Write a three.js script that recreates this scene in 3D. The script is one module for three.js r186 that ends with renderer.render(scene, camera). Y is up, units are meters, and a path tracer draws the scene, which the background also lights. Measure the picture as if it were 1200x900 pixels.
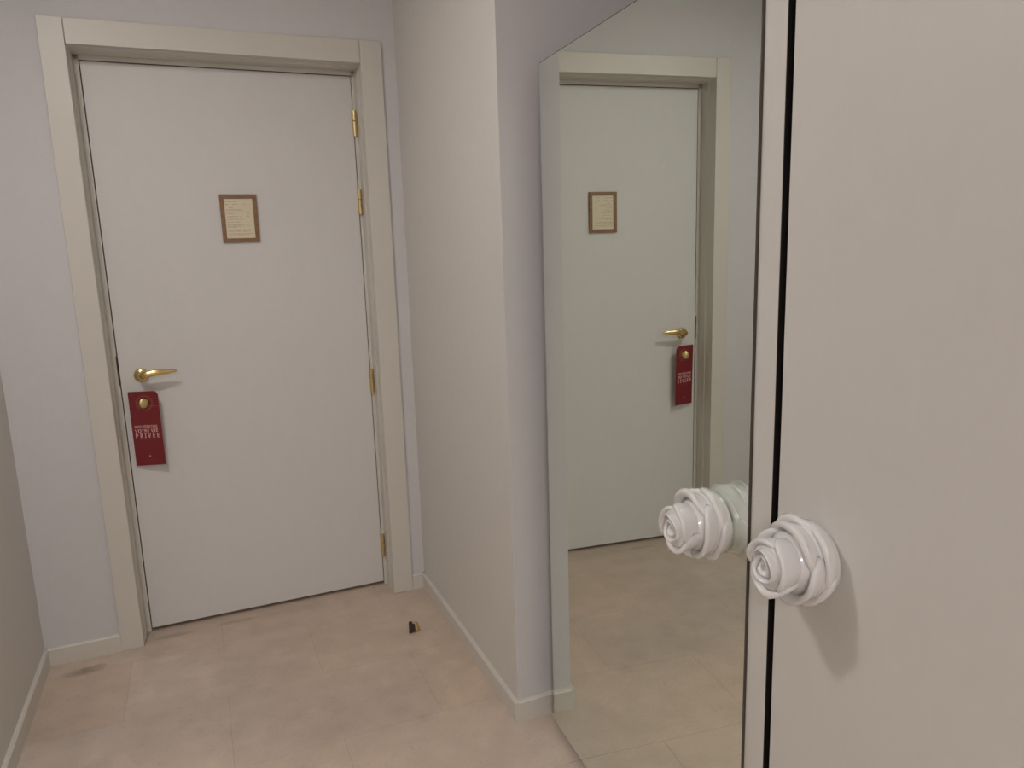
import * as THREE from 'three';
import { mergeGeometries, mergeVertices } from 'three/addons/utils/BufferGeometryUtils.js';
import { RoundedBoxGeometry } from 'three/addons/geometries/RoundedBoxGeometry.js';
import { RectAreaLightUniformsLib } from 'three/addons/lights/RectAreaLightUniformsLib.js';

// ---------------------------------------------------------------- camera, light, exposure
const scene = new THREE.Scene();
scene.background = new THREE.Color(0x000000);
const camera = new THREE.PerspectiveCamera(2 * Math.atan(450 / 872.1) * 180 / Math.PI, 4 / 3, 0.02, 40);
camera.position.set(0.2644, 1.3941, 2.9508);
camera.rotation.set(-0.18284, -0.39985, -0.03171, 'YXZ');
const renderer = new THREE.WebGLRenderer({ antialias: true });
renderer.toneMapping = THREE.LinearToneMapping;
renderer.toneMappingExposure = 0.98;
renderer.shadowMap.enabled = true;
renderer.shadowMap.type = THREE.PCFSoftShadowMap;
RectAreaLightUniformsLib.init();
const CEIL = 2.5;
const LAMP = new THREE.Color().setRGB(1.0, 0.935, 0.895);           // lamps of the entrance passage
const ROOM_LAMP = new THREE.Color().setRGB(1.0, 0.935, 0.895);      // ceiling lamp of the bedroom behind
const DOWNLIGHTS = [[-0.2, 1.46, 70]];                            // x, z, radiance
const ROOM_LIGHT = { x: -0.3, z: 4.9, r: 0.3, power: 40 };

// ---------------------------------------------------------------- helpers
let seed = 7;
const rnd = () => { seed = (seed * 1664525 + 1013904223) >>> 0; return seed / 4294967296; };
const taken = new Map();
function numbered(name) {
  const n = taken.get(name) || 0; taken.set(name, n + 1);
  return n ? name + '_' + String(n).padStart(3, '0') : name;
}
function mesh(name, geometry, material, parent = scene) {
  const m = new THREE.Mesh(geometry, material);
  m.name = parent === scene ? numbered(name) : name;
  m.castShadow = m.receiveShadow = true;
  parent.add(m);
  return m;
}
function thing(name, label, category, [x, y, z] = [0, 0, 0], turn = 0, group) {
  const o = new THREE.Group(); o.name = numbered(name); scene.add(o);
  o.position.set(x, y, z); o.rotation.y = turn;
  o.userData = { label, category };
  if (group) o.userData.group = group;
  return o;
}
function struct(o, label, category) { o.userData.kind = 'structure'; o.userData.label = label; o.userData.category = category; return o; }
function box(x0, x1, y0, y1, z0, z1) {
  const g = new THREE.BoxGeometry(x1 - x0, y1 - y0, z1 - z0);
  g.translate((x0 + x1) / 2, (y0 + y1) / 2, (z0 + z1) / 2);
  return g;
}
function rbox(x0, x1, y0, y1, z0, z1, r = 0.0015, seg = 2) {
  const g = new RoundedBoxGeometry(x1 - x0, y1 - y0, z1 - z0, seg, r);
  g.translate((x0 + x1) / 2, (y0 + y1) / 2, (z0 + z1) / 2);
  return g;
}
function shapeOf(pts) { const s = new THREE.Shape(); pts.forEach(([a, b], i) => (i ? s.lineTo(a, b) : s.moveTo(a, b))); s.closePath(); return s; }
// plan outline (x, z) raised from y0 to y1
function upright(pts, y0, y1) {
  const g = new THREE.ExtrudeGeometry(shapeOf(pts.map(([x, z]) => [x, -z])), { depth: y1 - y0, bevelEnabled: false });
  g.rotateX(-Math.PI / 2); g.translate(0, y0, 0);
  return g;
}
// section (z, y) run along x
function alongX(pts, x0, x1) {
  const g = new THREE.ExtrudeGeometry(shapeOf(pts.map(([z, y]) => [-z, y])), { depth: x1 - x0, bevelEnabled: false });
  g.rotateY(Math.PI / 2); g.translate(x0, 0, 0);
  return g;
}
// section (x, y) run along z
function alongZ(pts, z0, z1) {
  const g = new THREE.ExtrudeGeometry(shapeOf(pts), { depth: z1 - z0, bevelEnabled: false });
  g.translate(0, 0, z0);
  return g;
}
function metreUV(g) {                 // uv in metres by the way each face points
  const n = g.attributes.normal, p = g.attributes.position, uv = new Float32Array(p.count * 2);
  for (let i = 0; i < p.count; i++) {
    const ax = Math.abs(n.getX(i)), ay = Math.abs(n.getY(i)), az = Math.abs(n.getZ(i));
    const [u, v] = ay > ax && ay > az ? [p.getX(i), p.getZ(i)] : ax > az ? [p.getZ(i), p.getY(i)] : [p.getX(i), p.getY(i)];
    uv[2 * i] = u; uv[2 * i + 1] = v;
  }
  g.setAttribute('uv', new THREE.BufferAttribute(uv, 2));
  return g;
}

// ---------------------------------------------------------------- textures
function periodicNoise(cells, s) {
  const v = new Float32Array(cells * cells); let q = s;
  for (let i = 0; i < v.length; i++) { q = (q * 1664525 + 1013904223) >>> 0; v[i] = q / 4294967296; }
  return (u, w) => {
    u = (u - Math.floor(u)) * cells; w = (w - Math.floor(w)) * cells;
    const i = Math.floor(u), j = Math.floor(w); let a = u - i, b = w - j;
    a = a * a * (3 - 2 * a); b = b * b * (3 - 2 * b);
    const at = (x, y) => v[(y % cells) * cells + (x % cells)];
    return (at(i, j) * (1 - a) + at(i + 1, j) * a) * (1 - b) + (at(i, j + 1) * (1 - a) + at(i + 1, j + 1) * a) * b;
  };
}
function fbm(cells, octaves, s) {
  const ns = []; for (let o = 0; o < octaves; o++) ns.push(periodicNoise(cells << o, s + 101 * o));
  let norm = 0; for (let o = 0; o < octaves; o++) norm += 0.5 ** o;
  return (u, v) => { let t = 0; for (let o = 0; o < octaves; o++) t += ns[o](u, v) * 0.5 ** o; return t / norm; };
}
function dataTexture(n, metres, f, color) {
  const d = new Uint8Array(n * n * 4);
  for (let y = 0; y < n; y++) for (let x = 0; x < n; x++) {
    const c = f(x / n, y / n), k = 4 * (y * n + x);
    for (let i = 0; i < 3; i++) d[k + i] = Math.max(0, Math.min(255, Math.round(c[i])));
    d[k + 3] = 255;
  }
  const t = new THREE.DataTexture(d, n, n);
  t.wrapS = t.wrapT = THREE.RepeatWrapping; t.magFilter = THREE.LinearFilter; t.minFilter = THREE.LinearMipmapLinearFilter; t.generateMipmaps = true;
  if (color) t.colorSpace = THREE.SRGBColorSpace;
  t.repeat.set(1 / metres, 1 / metres); t.needsUpdate = true;
  return t;
}
// floor: beige stone print, 2.4 m before it repeats; veins drawn out along x, small dark pits and one scuffed stain
const cloud = fbm(5, 5, 11), streak = fbm(4, 5, 23), warp = fbm(6, 3, 37), grit = periodicNoise(700, 51), pits = periodicNoise(260, 77), hue = fbm(4, 4, 91), mottle = fbm(40, 4, 67);
const stains = [[-0.21, 0.2, 0.085, 0.03, 0.9], [-0.165, 0.185, 0.03, 0.02, 0.7], [0.06, 0.07, 0.1, 0.018, 0.45], [0.33, 0.06, 0.12, 0.016, 0.3]];
const floorMap = dataTexture(1536, 2.4, (u, v) => {
  const w = warp(u, v) - 0.5;
  const a = cloud(u + 0.05 * w, v) - 0.5, s = streak(u * 1 + 0.04 * w, v * 3 + 0.25 * w) - 0.5, h = hue(u, v) - 0.5;
  const mott = mottle(u, v) - 0.5;
  const pit = Math.max(0, pits(u, v) - 0.9) * 10;
  let l = 1 + 0.16 * a + 0.12 * s + 0.10 * mott - 0.08 * pit + 0.035 * (grit(u, v) - 0.5);
  const x = u * 2.4 > 1.9 ? u * 2.4 - 2.4 : u * 2.4, z = v * 2.4;
  let st = 0;
  for (const [sx, sz, rx, rz, k] of stains) {
    const d = ((x - sx) / rx) ** 2 + ((z - sz) / rz) ** 2 + 1.6 * (cloud(u * 6, v * 6) - 0.5);
    if (d < 1) st = Math.max(st, k * (1 - Math.max(0, d)) * (0.45 + 0.9 * streak(u * 9, v * 9)));
  }
  l *= 1 - 0.24 * st;
  return [205 * l + 7 * h, 188 * l - 2 * h - 7 * st, 172 * l - 11 * h - 12 * st];
}, true);
const wallGrain = fbm(60, 3, 5), wallPatch = fbm(3, 4, 15);
const wallBump = dataTexture(512, 0.6, (u, v) => { const c = 255 * wallGrain(u, v); return [c, c, c]; }, false);
const paintMap = dataTexture(512, 1.7, (u, v) => { const l = 251 + 7 * (wallPatch(u, v) - 0.5) + 3 * (wallGrain(u, v) - 0.5); return [l, l, l]; }, true);

// ---------------------------------------------------------------- materials
const M = {};
const std = (o) => new THREE.MeshStandardMaterial(o), phys = (o) => new THREE.MeshPhysicalMaterial(o);
M.lilac = std({ color: new THREE.Color().setRGB(0.715, 0.705, 0.725), map: paintMap, bumpMap: wallBump, bumpScale: 0.00025, roughness: 0.75 });
M.beige = std({ color: new THREE.Color().setRGB(0.715, 0.695, 0.66), map: paintMap, bumpMap: wallBump, bumpScale: 0.00025, roughness: 0.75 });
M.ceiling = std({ color: new THREE.Color().setRGB(0.8, 0.79, 0.775), map: paintMap, roughness: 0.9 });
M.cream = phys({ color: new THREE.Color().setRGB(0.69, 0.665, 0.61), roughness: 0.42, clearcoat: 0.15, clearcoatRoughness: 0.4 });
M.leaf = phys({ color: new THREE.Color().setRGB(0.745, 0.74, 0.73), map: paintMap, roughness: 0.5, clearcoat: 0.1, clearcoatRoughness: 0.5 });
M.floor = phys({ map: floorMap, roughness: 0.5, clearcoat: 0.08, clearcoatRoughness: 0.45 });
// neighbouring tiles come from slightly different print batches
const batch = (r, g, b) => { const m = M.floor.clone(); m.color.setRGB(r, g, b); return m; };
M.floorPale = batch(0.98, 0.985, 1); M.floorWarm = batch(1, 0.988, 0.972); M.floorBrown = batch(0.98, 0.935, 0.885);
M.joint = std({ color: 0xa08c78, roughness: 0.9 });
M.brass = std({ color: new THREE.Color().setRGB(0.75, 0.58, 0.27), metalness: 1, roughness: 0.22 });
M.satinBrass = std({ color: new THREE.Color().setRGB(0.72, 0.57, 0.3), metalness: 1, roughness: 0.36 });
M.bronze = std({ color: 0x54402f, metalness: 0.6, roughness: 0.5 });
M.rubber = std({ color: 0x3a2d27, roughness: 0.7 });
M.mirror = std({ color: new THREE.Color().setRGB(0.82, 0.87, 0.81), metalness: 1, roughness: 0.0 });
M.mirrorEdge = phys({ color: 0x4a423c, roughness: 0.3 });
M.laminate = phys({ color: new THREE.Color().setRGB(0.725, 0.71, 0.68), map: paintMap, roughness: 0.38, clearcoat: 0.1, clearcoatRoughness: 0.4 });
M.carcass = std({ color: new THREE.Color().setRGB(0.72, 0.7, 0.67), roughness: 0.6 });
M.black = std({ color: 0x17130f, roughness: 0.6 });
M.ceramic = phys({ color: new THREE.Color().setRGB(0.83, 0.825, 0.83), roughness: 0.34, clearcoat: 1, clearcoatRoughness: 0.06 });
M.fitting = std({ color: 0xe8e4de, roughness: 0.5 });

// ---------------------------------------------------------------- the shell
const XL = -0.332, ZW = 0.0996, ZC = 0.1116;                      // left wall, door wall, face of the door casing
const BX0 = 1.0427, CX = 1.0343, CZ = 1.0953;                     // right wall and its corner
const XR = 1.86, ZE = 3.45, XB = -2.4, ZB = 7.0;                  // alcove back, end of the passage, bedroom
const W = 0.8916, T = 2.04;                                       // door leaf
const WALLTOP = CEIL + 0.02;
{
  const s = shapeOf([[XL - 0.12, 0], [-0.045, 0], [-0.045, 2.09], [0.935, 2.09], [0.935, 0], [BX0 + 0.05, 0], [BX0 + 0.05, WALLTOP], [XL - 0.12, WALLTOP]]);
  const g = new THREE.ExtrudeGeometry(s, { depth: ZW + 0.14, bevelEnabled: false }); g.translate(0, 0, -0.14);
  struct(mesh('wall_back', metreUV(g), M.lilac), 'pale lilac painted wall around the entrance door', 'wall');
  struct(mesh('wall_hallway', metreUV(box(XL - 0.12, BX0 + 0.05, -0.05, WALLTOP, -0.2, -0.14)), M.lilac), 'wall of the hallway outside, shut off by the entrance door', 'wall');
  struct(mesh('wall_left', metreUV(box(XL - 0.12, XL, 0, WALLTOP, ZW, ZE)), M.beige), 'grey beige painted side wall of the passage', 'wall');
  struct(mesh('wall_right', metreUV(upright([[BX0, ZW], [CX, CZ], [CX + 0.08, CZ - 0.08], [BX0 + 0.08, ZW]], 0, WALLTOP)), M.beige), 'pale beige painted wall between door and wardrobe alcove', 'wall');
  struct(mesh('wall_alcove', metreUV(upright([[CX, CZ], [XR, CZ], [XR, CZ - 0.08], [CX + 0.08, CZ - 0.08]], 0, WALLTOP)), M.lilac), 'narrow pale lilac end wall of the wardrobe alcove', 'wall');
  struct(mesh('wall_alcove_back', metreUV(box(XR, XR + 0.1, 0, WALLTOP, CZ - 0.08, ZB)), M.lilac), 'lilac wall behind the wardrobe', 'wall');
  struct(mesh('wall_bedroom_front', metreUV(box(XB, XL - 0.12, 0, WALLTOP, ZE - 0.1, ZE)), M.lilac), 'lilac bedroom wall beside the passage', 'wall');
  struct(mesh('wall_bedroom_left', metreUV(box(XB - 0.1, XB, 0, WALLTOP, ZE - 0.1, ZB)), M.lilac), 'lilac left wall of the bedroom', 'wall');
  struct(mesh('wall_bedroom_end', metreUV(box(XB - 0.1, XR + 0.1, 0, WALLTOP, ZB, ZB + 0.1)), M.lilac), 'lilac far wall of the bedroom behind the viewer', 'wall');
  struct(mesh('ceiling', metreUV(box(XB - 0.1, XR + 0.1, CEIL, CEIL + 0.1, -0.2, ZB + 0.1)), M.ceiling), 'white ceiling above passage and bedroom', 'ceiling');
}
// floor: stone-print planks 0.6 by 0.375 m in running bond
{
  const floor = struct(mesh('floor', box(XB - 0.1, XR + 0.1, -0.1, -0.0012, -0.2, ZB + 0.1), M.joint), 'beige stone look floor of large tiles with faint joints', 'floor');
  const L = 0.6, D = 0.375, gap = 0.0004;
  for (let r = -2; r < 17; r++) {
    const z0 = 0.205 + r * D, z1 = z0 + D, off = 0.242 + (r % 2 ? 0 : 0.3) - 6 * L;
    for (let c = 0; c < 12; c++) {
      const x0 = Math.max(off + c * L, XB), x1 = Math.min(off + (c + 1) * L, XR), za = Math.max(z0, -0.13), zb = Math.min(z1, ZB);
      if (x1 - x0 < 0.01 || zb - za < 0.01) continue;
      const inPassage = zb > ZE - 0.1 || (x1 > XL - 0.02 && (x0 < CX + 0.02 || za > CZ - 0.3));
      if (!inPassage) continue;
      mesh('tile', metreUV(box(x0 + gap, x1 - gap, -0.004, 0.0004 * (rnd() - 0.5), za + gap, zb - gap)), x1 < 0 && r === 0 ? M.floorBrown : [M.floor, M.floor, M.floorPale, M.floorWarm][Math.floor(rnd() * 4)], floor);
    }
  }
}
// baseboards: cream, eased top edge
const HB = 0.0643, TB = 0.012;
{
  const sec = (s) => [[0, 0], [s * TB, 0], [s * TB, HB - 0.005], [s * (TB - 0.004), HB], [0, HB]];
  struct(mesh('baseboard_left', alongZ(sec(1).map(([a, b]) => [XL + a, b]), ZW, ZE), M.cream), 'cream baseboard along the left side wall', 'baseboard');
  struct(mesh('baseboard_back_left', alongX(sec(1).map(([a, b]) => [ZW + a, b]), XL, -0.0965), M.cream), 'short cream baseboard on the lilac wall left of the door casing', 'baseboard');
  struct(mesh('baseboard_back_right', alongX(sec(1).map(([a, b]) => [ZW + a, b]), 0.9885, BX0), M.cream), 'tiny cream baseboard on the lilac wall right of the door casing', 'baseboard');
  const g = alongZ(sec(-1), 0, CZ + TB - ZW); g.rotateY(Math.atan2(CX - BX0, CZ - ZW)); g.translate(BX0, 0, ZW);
  struct(mesh('baseboard_right', g, M.cream), 'cream baseboard along the wall between door and alcove', 'baseboard');
  struct(mesh('baseboard_alcove', alongX(sec(1).map(([a, b]) => [CZ + a, b]), CX - 0.0005, XR), M.cream), 'cream baseboard under the narrow alcove end wall', 'baseboard');
}

// ---------------------------------------------------------------- entrance door
{
  const d = new THREE.Group(); d.name = numbered('door_1'); scene.add(d);
  struct(d, 'closed pale grey cream entrance door in a cream wooden casing', 'door');
  // casing boards: uprights run past the head board
  const LO = -0.097, LI = -0.024, RI = 0.9091, RO = 0.9883, TI = 2.065, TO = 2.1444;
  mesh('casing_board', rbox(LO, LI, 0, TO, ZW - 0.004, ZC, 0.0025), M.cream, d);
  mesh('casing_board', rbox(RI, RO, 0, TO, ZW - 0.004, ZC, 0.0025), M.cream, d);
  mesh('casing_board', rbox(LI + 0.0008, RI - 0.0008, TI, TO - 0.001, ZW - 0.004, ZC - 0.0006, 0.0025), M.cream, d);
  // frame: rebate behind the leaf, narrow face flush with it, deep reveal with a small step
  const prof = [[-0.05, -0.13], [0.014, -0.13], [0.014, -0.046], [-0.0035, -0.046], [-0.0035, -0.001], [-0.0195, -0.001], [-0.0195, 0.052], [-0.0235, 0.056], [-0.0235, ZW - 0.003], [-0.05, ZW - 0.003]];
  mesh('frame', upright(prof, 0, 2.085), M.cream, d);
  mesh('frame', upright(prof.map(([x, z]) => [W - (x < 0 ? x * (0.0175 / 0.024) : x) + 0.0002, z]), 0, 2.085), M.cream, d);
  mesh('frame', alongX(prof.map(([x, z]) => [z, T - x]), -0.027, 0.912), M.cream, d);
  mesh('leaf', rbox(0, W, 0.014, T, -0.042, 0, 0.0015), M.leaf, d);
  // strike plate and latch shadow gap on the frame
  mesh('strike_plate', rbox(-0.0066, -0.0034, 0.95, 1.055, -0.006, 0.0004, 0.0004), M.bronze, d);
  // hinges: two knuckles with rounded ends and a plate
  for (const y of [1.8705, 1.5815, 0.8785, 0.1765]) {
    const hx = W + 0.0035, hz = 0.0065, R = 0.0078;
    const knuckle = (a, b) => { const p = []; for (let i = 0; i <= 5; i++) { const t = i / 5 * Math.PI / 2; p.push([R - 0.002 + 0.002 * Math.sin(t), a + 0.002 - 0.002 * Math.cos(t)]); } for (let i = 0; i <= 5; i++) { const t = i / 5 * Math.PI / 2; p.push([R - 0.002 + 0.002 * Math.cos(t), b - 0.002 + 0.002 * Math.sin(t)]); } const g = new THREE.LatheGeometry([new THREE.Vector2(0, a), ...p.map((q) => new THREE.Vector2(...q)), new THREE.Vector2(0, b)], 20); g.translate(hx, y, hz); return g; };
    const h = mesh('hinge', rbox(hx + 0.002, W + 0.0145, y - 0.047, y + 0.047, -0.0025, 0.0006, 0.0006), M.satinBrass, d);
    h.userData.label = 'brass hinge';
    mesh('knuckle', knuckle(0.009, 0.048), M.satinBrass, h);
    mesh('knuckle', knuckle(-0.048, 0.0075), M.satinBrass, h);
  }
  // lever handle: round rose, neck, tapering blade
  const hx = 0.068, hy = 0.981;
  const roseG = new THREE.LatheGeometry([[0, 0], [0.0245, 0], [0.0245, 0.004], [0.0225, 0.0085], [0.018, 0.0105], [0.0165, 0.0095], [0.0135, 0.012], [0.0125, 0.02], [0, 0.02]].map((q) => new THREE.Vector2(...q)), 40);
  roseG.rotateX(Math.PI / 2); roseG.translate(hx, hy, 0);
  const lh = mesh('lever_handle', roseG, M.brass, d);
  lh.userData.label = 'polished brass lever handle';
  const path = new THREE.CatmullRomCurve3([[0, 0, 0.012], [-0.001, 0.001, 0.03], [0.003, 0.004, 0.046], [0.016, 0.0075, 0.053], [0.045, 0.0115, 0.055], [0.08, 0.0125, 0.053], [0.12, 0.0125, 0.05]].map(([x, y, z]) => new THREE.Vector3(hx + x, hy + y, z)), false, 'centripetal');
  const N = 48, K = 20, pos = [], idx = [];
  const up = new THREE.Vector3(0, 1, 0), tan = new THREE.Vector3(), side = new THREE.Vector3(), nn = new THREE.Vector3();
  const lerp = (ks, t) => { let i = 0; while (i < ks.length - 2 && t > ks[i + 1][0]) i++; const [a, x] = ks[i], [b, y] = ks[i + 1], q = Math.min(1, Math.max(0, (t - a) / (b - a))); return x + (y - x) * (q * q * (3 - 2 * q)); };
  for (let i = 0; i <= N; i++) {
    const t = i / N, c = path.getPointAt(t); path.getTangentAt(t, tan);
    side.crossVectors(tan, up).normalize(); nn.crossVectors(side, tan).normalize();
    const ry = lerp([[0, 0.012], [0.25, 0.0115], [0.5, 0.0115], [0.75, 0.0092], [0.93, 0.0055], [1, 0.0022]], t), rz = lerp([[0, 0.0105], [0.25, 0.0095], [0.5, 0.007], [0.94, 0.0042], [1, 0.001]], t);
    for (let k = 0; k < K; k++) { const a = k / K * 2 * Math.PI, v = c.clone().addScaledVector(nn, ry * Math.sin(a)).addScaledVector(side, rz * Math.cos(a)); pos.push(v.x, v.y, v.z); }
  }
  for (let i = 0; i < N; i++) for (let k = 0; k < K; k++) { const a = i * K + k, b = i * K + (k + 1) % K; idx.push(a, a + K, b, b, a + K, b + K); }
  const tip = pos.length / 3, e = path.getPointAt(1); pos.push(e.x + 0.0008, e.y, e.z);
  for (let k = 0; k < K; k++) idx.push(N * K + k, tip, N * K + (k + 1) % K);
  const lg = new THREE.BufferGeometry(); lg.setAttribute('position', new THREE.Float32BufferAttribute(pos, 3)); lg.setIndex(idx); lg.computeVertexNormals();
  mesh('lever', lg, M.brass, lh);
  // thumb turn under the handle: rose, stem, oval knob
  const tx = 0.0685, ty = 0.886;
  const tg = new THREE.LatheGeometry([[0, 0], [0.0235, 0], [0.0235, 0.004], [0.021, 0.008], [0.012, 0.0095], [0.0075, 0.011], [0.006, 0.03], [0, 0.03]].map((q) => new THREE.Vector2(...q)), 36);
  tg.rotateX(Math.PI / 2); tg.translate(tx, ty, 0);
  const tt = mesh('thumb_turn', tg, M.brass, d);
  const kg = new THREE.SphereGeometry(1, 28, 18); kg.scale(0.0165, 0.0185, 0.0065); kg.rotateY(0.35); kg.translate(tx - 0.002, ty - 0.002, 0.036);
  mesh('turn_knob', kg, M.satinBrass, tt);
}

// ---------------------------------------------------------------- things on the door
// red hanger on the thumb turn, its right side standing further off the door
{
  const WT = 0.1, HT = 0.275, hole = 0.0185, hcx = 0.051, hcy = HT - 0.043;
  const s = new THREE.Shape();
  s.moveTo(0, 0); s.lineTo(WT, 0); s.lineTo(WT, hcy - 0.0125);
  // slit from the edge into the hole
  const a0 = -Math.asin(0.0118 / hole), a1 = -Math.asin(0.0125 / hole);
  s.lineTo(hcx + hole * Math.cos(a1), hcy + hole * Math.sin(a1));
  s.absarc(hcx, hcy, hole, a1, a0 - 2 * Math.PI, true);
  s.lineTo(WT, hcy - 0.0118);
  s.lineTo(WT, HT - 0.016); s.absarc(WT - 0.016, HT - 0.016, 0.016, 0, Math.PI / 2, false);
  s.lineTo(0.002, HT); s.lineTo(0, HT - 0.002); s.closePath();
  const g = new THREE.ExtrudeGeometry(s, { depth: 0.0009, bevelEnabled: false, curveSegments: 28 });
  const p = g.attributes.position, uv = g.attributes.uv;
  for (let i = 0; i < p.count; i++) {
    const x = p.getX(i), y = p.getY(i);
    uv.setXY(i, x / WT, y / HT);
    const q = x - hcx;                                                        // slight bow of the card
    p.setZ(i, p.getZ(i) + 1.1 * q * q);
  }
  g.computeVertexNormals();
  const c = document.createElement('canvas'); c.width = 512; c.height = 1408;
  const k = c.getContext('2d'), S = 512 / WT;
  k.fillStyle = '#7c1e27'; k.fillRect(0, 0, 512, 1408);
  const X = (m) => m * S, Y = (m) => 1408 - m * S;
  k.strokeStyle = '#a8694c'; k.lineWidth = 8;
  for (let i = 0; i < 40; i++) { const a = i / 40 * 2 * Math.PI, r0 = 0.0225, r1 = i % 2 ? 0.0285 : 0.0315; k.beginPath(); k.moveTo(X(hcx + r0 * Math.cos(a)), Y(hcy + r0 * Math.sin(a))); k.lineTo(X(hcx + r1 * Math.cos(a)), Y(hcy + r1 * Math.sin(a))); k.stroke(); }
  k.textAlign = 'center'; k.fillStyle = '#e0b4b2';
  const line = (text, x0, x1, yTop, yBot) => {   // text fitted to a box
    const h = (yTop - yBot) * S, size = h / 0.72; k.font = 'bold ' + size.toFixed(0) + 'px sans-serif';
    const w = k.measureText(text).width; k.save(); k.translate(X((x0 + x1) / 2), Y(yBot)); k.scale((x1 - x0) * S / w, 1); k.fillText(text, 0, 0); k.restore();
  };
  line('NOUS RESPECTONS', 0.0085, 0.0865, 0.150, 0.1405);
  line('VOTRE VIE', 0.0085, 0.0875, 0.1365, 0.1245);
  line('P R I V É E', 0.008, 0.0905, 0.1205, 0.1035);
  k.strokeStyle = '#a8514f'; k.lineWidth = 4;
  for (let i = 0; i < 26; i++) { k.beginPath(); k.moveTo(X(0.02 + i * 0.0022), Y(0.095)); k.lineTo(X(0.0212 + i * 0.0022), Y(0.0975)); k.stroke(); }
  const sx = X(0.05), sy = Y(0.035);
  k.strokeStyle = '#a04848'; k.lineWidth = 3;
  for (let i = 0; i < 20; i++) { const a = i / 20 * 2 * Math.PI; k.beginPath(); k.moveTo(sx + 24 * Math.cos(a), sy + 24 * Math.sin(a)); k.lineTo(sx + 36 * Math.cos(a), sy + 36 * Math.sin(a)); k.stroke(); }
  k.fillStyle = '#f0d2c8'; k.beginPath();
  for (let i = 0; i < 10; i++) { const a = -Math.PI / 2 + i * Math.PI / 5, r = i % 2 ? 7 : 17; k.lineTo(sx + r * Math.cos(a), sy + r * Math.sin(a)); }
  k.fill();
  k.strokeStyle = '#a8514f'; k.lineWidth = 4;
  for (let i = 0; i < 14; i++) { k.beginPath(); k.moveTo(X(0.028 + i * 0.0032), Y(0.0165)); k.lineTo(X(0.0296 + i * 0.0032), Y(0.019)); k.stroke(); }
  const tex = new THREE.CanvasTexture(c); tex.colorSpace = THREE.SRGBColorSpace;
  const t = mesh('door_hanger', g, phys({ map: tex, roughness: 0.45, clearcoat: 0.2, clearcoatRoughness: 0.4 }));
  t.rotation.set(0.035, -0.24, -0.012, 'YXZ');
  t.position.set(0.0185, 0.6525, 0.0075);
  t.userData = { label: 'red card door hanger with white lettering, hung on the thumb turn', category: 'door hanger' };
}
// framed notice
{
  const f = thing('framed_notice', 'small framed printed notice with brown frame, fixed to the door', 'notice', [0.4515, 1.44, 0.0004]);
  const w = 0.1275, h = 0.1705, b = 0.0145, dz = 0.009;
  const wood = fbm(8, 4, 61);
  const woodMap = dataTexture(256, 0.12, (u, v) => { const l = 0.9 + 0.25 * (wood(u, v * 4) - 0.5); return [150 * l, 112 * l, 74 * l]; }, true);
  const mw = phys({ map: woodMap, roughness: 0.4, clearcoat: 0.4, clearcoatRoughness: 0.25 });
  // four mitred strips
  const strip = (pts) => { const g = new THREE.ExtrudeGeometry(shapeOf(pts), { depth: dz - 0.002, bevelEnabled: true, bevelThickness: 0.001, bevelSize: 0.0009, bevelOffset: -0.0009, bevelSegments: 2 }); g.translate(0, 0, 0.001); return metreUV(g); };
  const a = w / 2, i = a - b;
  mesh('frame_strip', strip([[-a, 0], [a, 0], [i, b], [-i, b]]), mw, f);
  mesh('frame_strip', strip([[-a, h], [-i, h - b], [i, h - b], [a, h]]), mw, f);
  mesh('frame_strip', strip([[-a, 0], [-i, b], [-i, h - b], [-a, h]]), mw, f);
  mesh('frame_strip', strip([[a, 0], [a, h], [i, h - b], [i, b]]), mw, f);
  const c = document.createElement('canvas'); c.width = 512; c.height = 736;
  const k = c.getContext('2d');
  k.fillStyle = '#e4d9be'; k.fillRect(0, 0, 512, 736);
  let q = 5; const r = () => (q = (q * 1664525 + 1013904223) >>> 0) / 4294967296;
  const words = (x, y, len, hgt, col) => { k.fillStyle = col; const end = x + len; while (x < end) { const wd = 5 + r() * 9; if (r() > 0.16) k.fillRect(x, y + (r() > 0.8 ? -3 : 0), Math.min(wd, end - x) * 0.72, hgt * (0.75 + 0.4 * r())); x += wd; } };
  words(30, 50, 190, 18, '#b4b096'); words(330, 46, 60, 16, '#b4b096'); words(30, 108, 60, 12, '#a09b84'); words(150, 106, 80, 14, '#938c78'); words(330, 104, 50, 14, '#a09b84');
  words(385, 155, 50, 12, '#8d8474'); words(90, 168, 70, 14, '#a29a83');
  const rows = [[205, 270, 1], [222, 300, 0], [275, 170, 1], [328, 250, 1], [342, 130, 0], [380, 300, 1], [432, 220, 1], [476, 410, 0], [490, 230, 1], [508, 380, 0], [523, 160, 1], [572, 400, 1], [588, 390, 1], [606, 410, 0], [646, 400, 1], [664, 380, 0], [682, 260, 0]];
  for (const [y, len, dark] of rows) words(40, y, len, 9, dark ? '#968d7e' : '#b0a793');
  words(390, 270, 50, 10, '#938a78'); words(385, 322, 60, 12, '#938a78'); words(440, 640, 30, 14, '#8d8474');
  k.fillStyle = '#6f5a48'; k.beginPath(); k.arc(462, 692, 8, 0, 7); k.fill();
  const tex = new THREE.CanvasTexture(c); tex.colorSpace = THREE.SRGBColorSpace;
  const g = new THREE.BoxGeometry(2 * i + 0.002, h - 2 * b + 0.002, 0.004); g.translate(0, h / 2, 0.003);
  mesh('notice_sheet', g, phys({ map: tex, roughness: 0.5, clearcoat: 0.6, clearcoatRoughness: 0.15 }), f);
}
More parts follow.
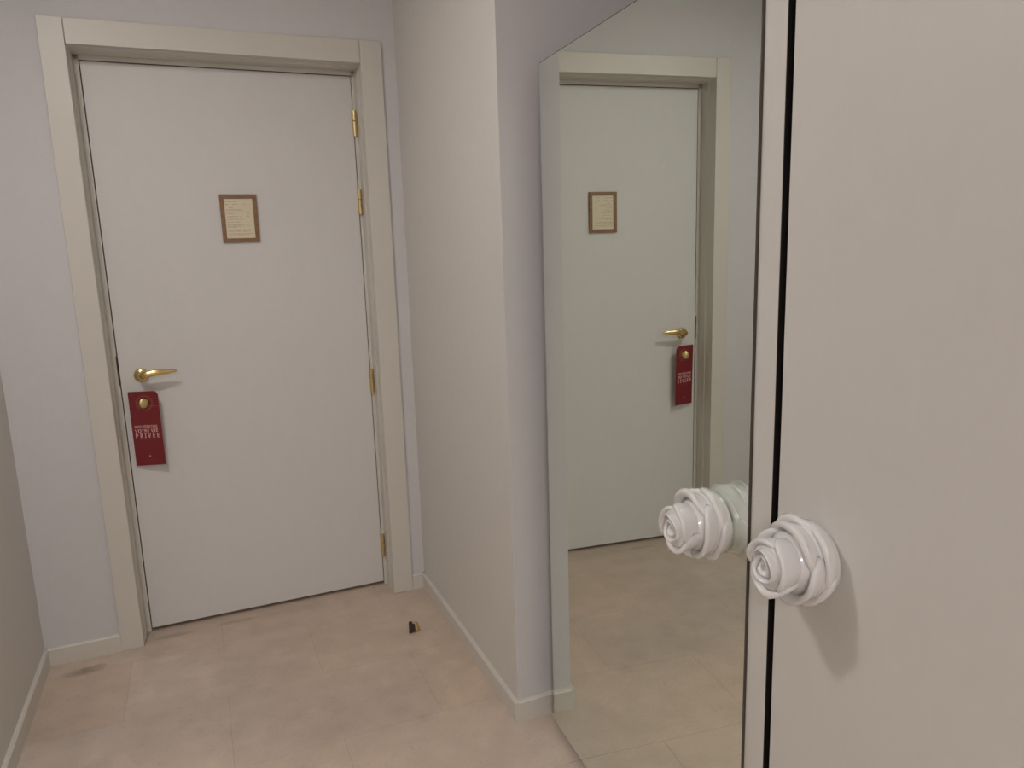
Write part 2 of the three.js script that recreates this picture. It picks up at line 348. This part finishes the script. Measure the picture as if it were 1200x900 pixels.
// door stop on the floor: brass body with a brown rubber buffer towards the door's swing
{
  const t = thing('door_stop', 'small brass floor door stop with dark brown rubber buffer', 'door stop', [0.903, 0.0005, 0.44], 0.25);
  const out = [[0, 0], [0.0165, 0], [0.0165, 0.004], [0.015, 0.016], [0.0125, 0.026], [0.008, 0.0315], [0, 0.033]].map((q) => new THREE.Vector2(...q));
  mesh('body', new THREE.LatheGeometry(out, 36), M.satinBrass, t);
  const bs = new THREE.Shape(); bs.absarc(0, 0, 0.0185, Math.PI * 0.62, Math.PI * 1.38, false); bs.absarc(0, 0, 0.0105, Math.PI * 1.38, Math.PI * 0.62, true);
  const bg = new THREE.ExtrudeGeometry(bs, { depth: 0.025, bevelEnabled: true, bevelSize: 0.0015, bevelThickness: 0.0015, bevelSegments: 2 }); bg.rotateX(-Math.PI / 2); bg.translate(-0.0035, 0.006, 0);
  mesh('rubber_buffer', bg, M.rubber, t);
  mesh('base_foot', (() => { const g = new THREE.CylinderGeometry(0.006, 0.007, 0.011, 20); g.translate(-0.021, 0.0055, 0.004); return g; })(), M.bronze, t);
}

// ---------------------------------------------------------------- wardrobe: local z runs along the front, -x faces the passage
{
  const wd = thing('wardrobe', 'white two door wardrobe with full height mirror and white rose knobs', 'wardrobe', [1.1157, 0, 1.1739], -0.06212);
  const Y0 = 0.021, Y1 = 1.8414, G0 = 0.9136, G1 = 0.9282, S1 = 1.84, DT = 0.02, F = 0.005;
  // carcass: sides, back, top, bottom, divider, plinth
  mesh('carcass', mergeGeometries([box(0.03, 0.58, 0.02, Y1, 0.004, 0.022), box(0.03, 0.58, 0.02, Y1, S1 - 0.022, S1 - 0.004), box(0.57, 0.58, 0.06, Y1, 0.022, S1 - 0.022),
    box(0.03, 0.57, Y1 - 0.02, Y1, 0.022, S1 - 0.022), box(0.03, 0.57, 0.06, 0.08, 0.022, S1 - 0.022), box(0.032, 0.57, 0.08, Y1 - 0.02, 0.912, 0.93)]), M.carcass, wd);
  mesh('plinth', box(0.06, 0.57, 0, 0.0605, 0.02, S1 - 0.02), M.carcass, wd);
  const d1 = mesh('door', rbox(F, F + DT, Y0, Y1, 0, G0 - 0.0012, 0.0008), M.laminate, wd);
  d1.userData.label = 'wardrobe door covered by a tall mirror';
  mesh('edge_band', box(F + 0.001, F + DT - 0.001, Y0 + 0.001, Y1 - 0.001, G0 - 0.0012, G0), M.black, d1);
  mesh('mirror', box(0, 0.0012, Y0 + 0.002, Y1 - 0.002, 0.0004, 0.8628), M.mirror, d1).userData.label = 'frameless mirror pane';
  mesh('mirror_backing', box(0.0006, F, Y0, Y1, 0, 0.8645), M.mirrorEdge, d1);
  const d2 = mesh('door', rbox(F, F + DT, Y0, Y1, G1, S1, 0.0015), M.laminate, wd);
  d2.userData.label = 'plain white wardrobe door';
  mesh('edge_band', box(F + 0.002, F + DT - 0.001, Y0 + 0.001, Y1 - 0.001, G1 - 0.0012, G1 + 0.0002), M.black, d2);

  // rose knob, built along +z, then turned to face -x
  function petal(a0, half, rB, zB, rT, zT, curl, thick, spiral, seedling) {
    const U = 22, V = 14, P = (u, v) => {
      const e = 1 - 0.5 * Math.abs(u) ** 2.6 + 0.05 * Math.sin(3.1 * u + seedling) * (1 - u * u);
      const q = v * e, a = a0 + u * half;
      const bulge = Math.sin(Math.min(1, q) * Math.PI / 2);
      let r = rB + (rT - rB) * bulge ** 0.8 + spiral * u, z = zB + (zT - zB) * q ** 1.15;
      const c = Math.max(0, q - 0.62) / 0.38;
      r += curl * c * c * (1 + 0.25 * Math.sin(2 * u + seedling)); z -= curl * 1.1 * c ** 3.2;
      return new THREE.Vector3(r * Math.cos(a), r * Math.sin(a), z);
    };
    const pos = [], idx = [], row = U + 1;
    const sheets = [[], []];
    for (let j = 0; j <= V; j++) for (let i = 0; i <= U; i++) {
      const u = -1 + 2 * i / U, v = j / V, h = 1e-3, c = P(u, v);
      const du = P(Math.min(1, u + h), v).sub(P(Math.max(-1, u - h), v)), dv = P(u, Math.min(1, v + h)).sub(P(u, Math.max(0, v - h)));
      const n = du.cross(dv).normalize();
      const t = thick / 2 * Math.sqrt(Math.max(0, 1 - Math.abs(u) ** 7)) * Math.sqrt(Math.max(0, 1 - v ** 9));
      sheets[0].push(c.clone().addScaledVector(n, t)); sheets[1].push(c.clone().addScaledVector(n, -t));
    }
    for (const sh of sheets) for (const q of sh) pos.push(q.x, q.y, q.z);
    const off = sheets[0].length;
    for (let j = 0; j < V; j++) for (let i = 0; i < U; i++) {
      const a = j * row + i, b = a + 1, c = a + row, d = c + 1;
      idx.push(a, b, c, b, d, c, off + a, off + c, off + b, off + b, off + c, off + d);
    }
    const g = new THREE.BufferGeometry(); g.setAttribute('position', new THREE.Float32BufferAttribute(pos, 3)); g.setIndex(idx);
    const m = mergeVertices(g, 1e-5); m.computeVertexNormals(); return m;
  }
  function coil() {                     // rolled heart of the rose
    const A = 90, pos = [], idx = [], sec = 14;
    for (let i = 0; i <= A; i++) {
      const t = i / A, a = 2 * Math.PI * 2.35 * t + 0.6, r = 0.0035 + 0.0225 * t, top = 0.0955 - 0.005 * (1 - t) + 0.002 * Math.sin(5 * a * 0.4), th = 0.0025 * Math.min(1, 8 * t + 0.15, 8 * (1 - t) + 0.1);
      for (let k = 0; k < sec; k++) {
        const w = k / sec * 2 * Math.PI, x = th * Math.cos(w), y = (Math.sin(w) > 0 ? 0.004 : 0.03) * Math.sin(w);
        const rr = r + x + (Math.sin(w) > 0 ? 0.001 * Math.sin(w) : 0);
        pos.push(rr * Math.cos(a), rr * Math.sin(a), top - 0.004 + y);
      }
    }
    for (let i = 0; i < A; i++) for (let k = 0; k < sec; k++) { const a = i * sec + k, b = i * sec + (k + 1) % sec; idx.push(a, b, a + sec, b, b + sec, a + sec); }
    const g = new THREE.BufferGeometry(); g.setAttribute('position', new THREE.Float32BufferAttribute(pos, 3)); g.setIndex(idx); g.computeVertexNormals();
    return g;
  }
  const core = new THREE.LatheGeometry([[0, 0], [0.05, 0], [0.056, 0.004], [0.057, 0.012], [0.054, 0.03], [0.045, 0.046], [0.037, 0.056], [0.034, 0.07], [0.0335, 0.082], [0.029, 0.0855], [0, 0.0855]].map((q) => new THREE.Vector2(...q)), 48);
  core.rotateX(Math.PI / 2);
  const petals = [], R = Math.PI / 180;
  for (let i = 0; i < 4; i++) petals.push(petal((24 + 90 * i) * R, 62 * R, 0.045, 0.0025, 0.058, 0.034, 0.007, 0.0105, 0.0024, i));
  for (let i = 0; i < 3; i++) petals.push(petal((70 + 120 * i) * R, 80 * R, 0.040, 0.018, 0.0535, 0.063, 0.008, 0.0105, 0.0036, i + 2));
  for (let i = 0; i < 3; i++) petals.push(petal((10 + 120 * i) * R, 84 * R, 0.029, 0.044, 0.0365, 0.0955, 0.006, 0.0092, 0.0036, i + 4));
  const heart = coil();
  function rose(s, y, spin, front, label) {
    const k = mesh('rose_knob', core, M.ceramic, wd);
    k.position.set(front, y, s); k.rotation.set(0, -Math.PI / 2, spin, 'YXZ'); k.userData.label = label;
    for (const g of petals) mesh('petal', g, M.ceramic, k);
    mesh('rolled_heart', heart, M.ceramic, k);
  }
  rose(0.773, 0.909, 0.5, -0.0002, 'white ceramic rose knob on the mirror');
  rose(1.0105, 0.936, 0, F - 0.0002, 'white ceramic rose knob on the plain door');
}

// ---------------------------------------------------------------- lamps
DOWNLIGHTS.forEach(([x, z, cd]) => {
  const t = thing('ceiling_downlight', 'square white ceiling downlight above the passage', 'downlight', [x, CEIL, z]);
  const a = 0.112, o = 0.126;
  mesh('rim', mergeGeometries([rbox(-o, o, -0.012, -0.0005, -o, -a, 0.003), rbox(-o, o, -0.012, -0.0005, a, o, 0.003), rbox(-o, -a, -0.012, -0.0005, -a - 0.001, a + 0.001, 0.003), rbox(a, o, -0.012, -0.0005, -a - 0.001, a + 0.001, 0.003)]), M.fitting, t);
  const disc = box(-a + 0.0005, a - 0.0005, -0.009, -0.001, -a + 0.0005, a - 0.0005);
  mesh('glowing_lens', disc, std({ color: 0xffffff, emissive: LAMP, emissiveIntensity: 12, roughness: 0.5 }), t);
  const l = new THREE.RectAreaLight(LAMP, cd, 0.22, 0.22); l.name = 'lamp'; l.position.set(0, -0.016, 0); l.rotation.x = -Math.PI / 2; t.add(l);
});
{
  const { x, z, r, power } = ROOM_LIGHT;
  const t = thing('ceiling_lamp', 'large flat square ceiling lamp in the bedroom behind', 'ceiling lamp', [x, CEIL, z]);
  mesh('housing', rbox(-r - 0.02, r + 0.02, -0.05, -0.0005, -r - 0.02, r + 0.02, 0.006), M.fitting, t);
  mesh('diffuser', rbox(-r, r, -0.056, -0.049, -r, r, 0.003), std({ color: 0xffffff, emissive: ROOM_LAMP, emissiveIntensity: 12, roughness: 0.6 }), t);
  const l = new THREE.RectAreaLight(ROOM_LAMP, power, 2 * r, 2 * r); l.name = 'lamp'; l.position.set(0, -0.06, 0); l.rotation.x = -Math.PI / 2; t.add(l);
}

renderer.render(scene, camera);
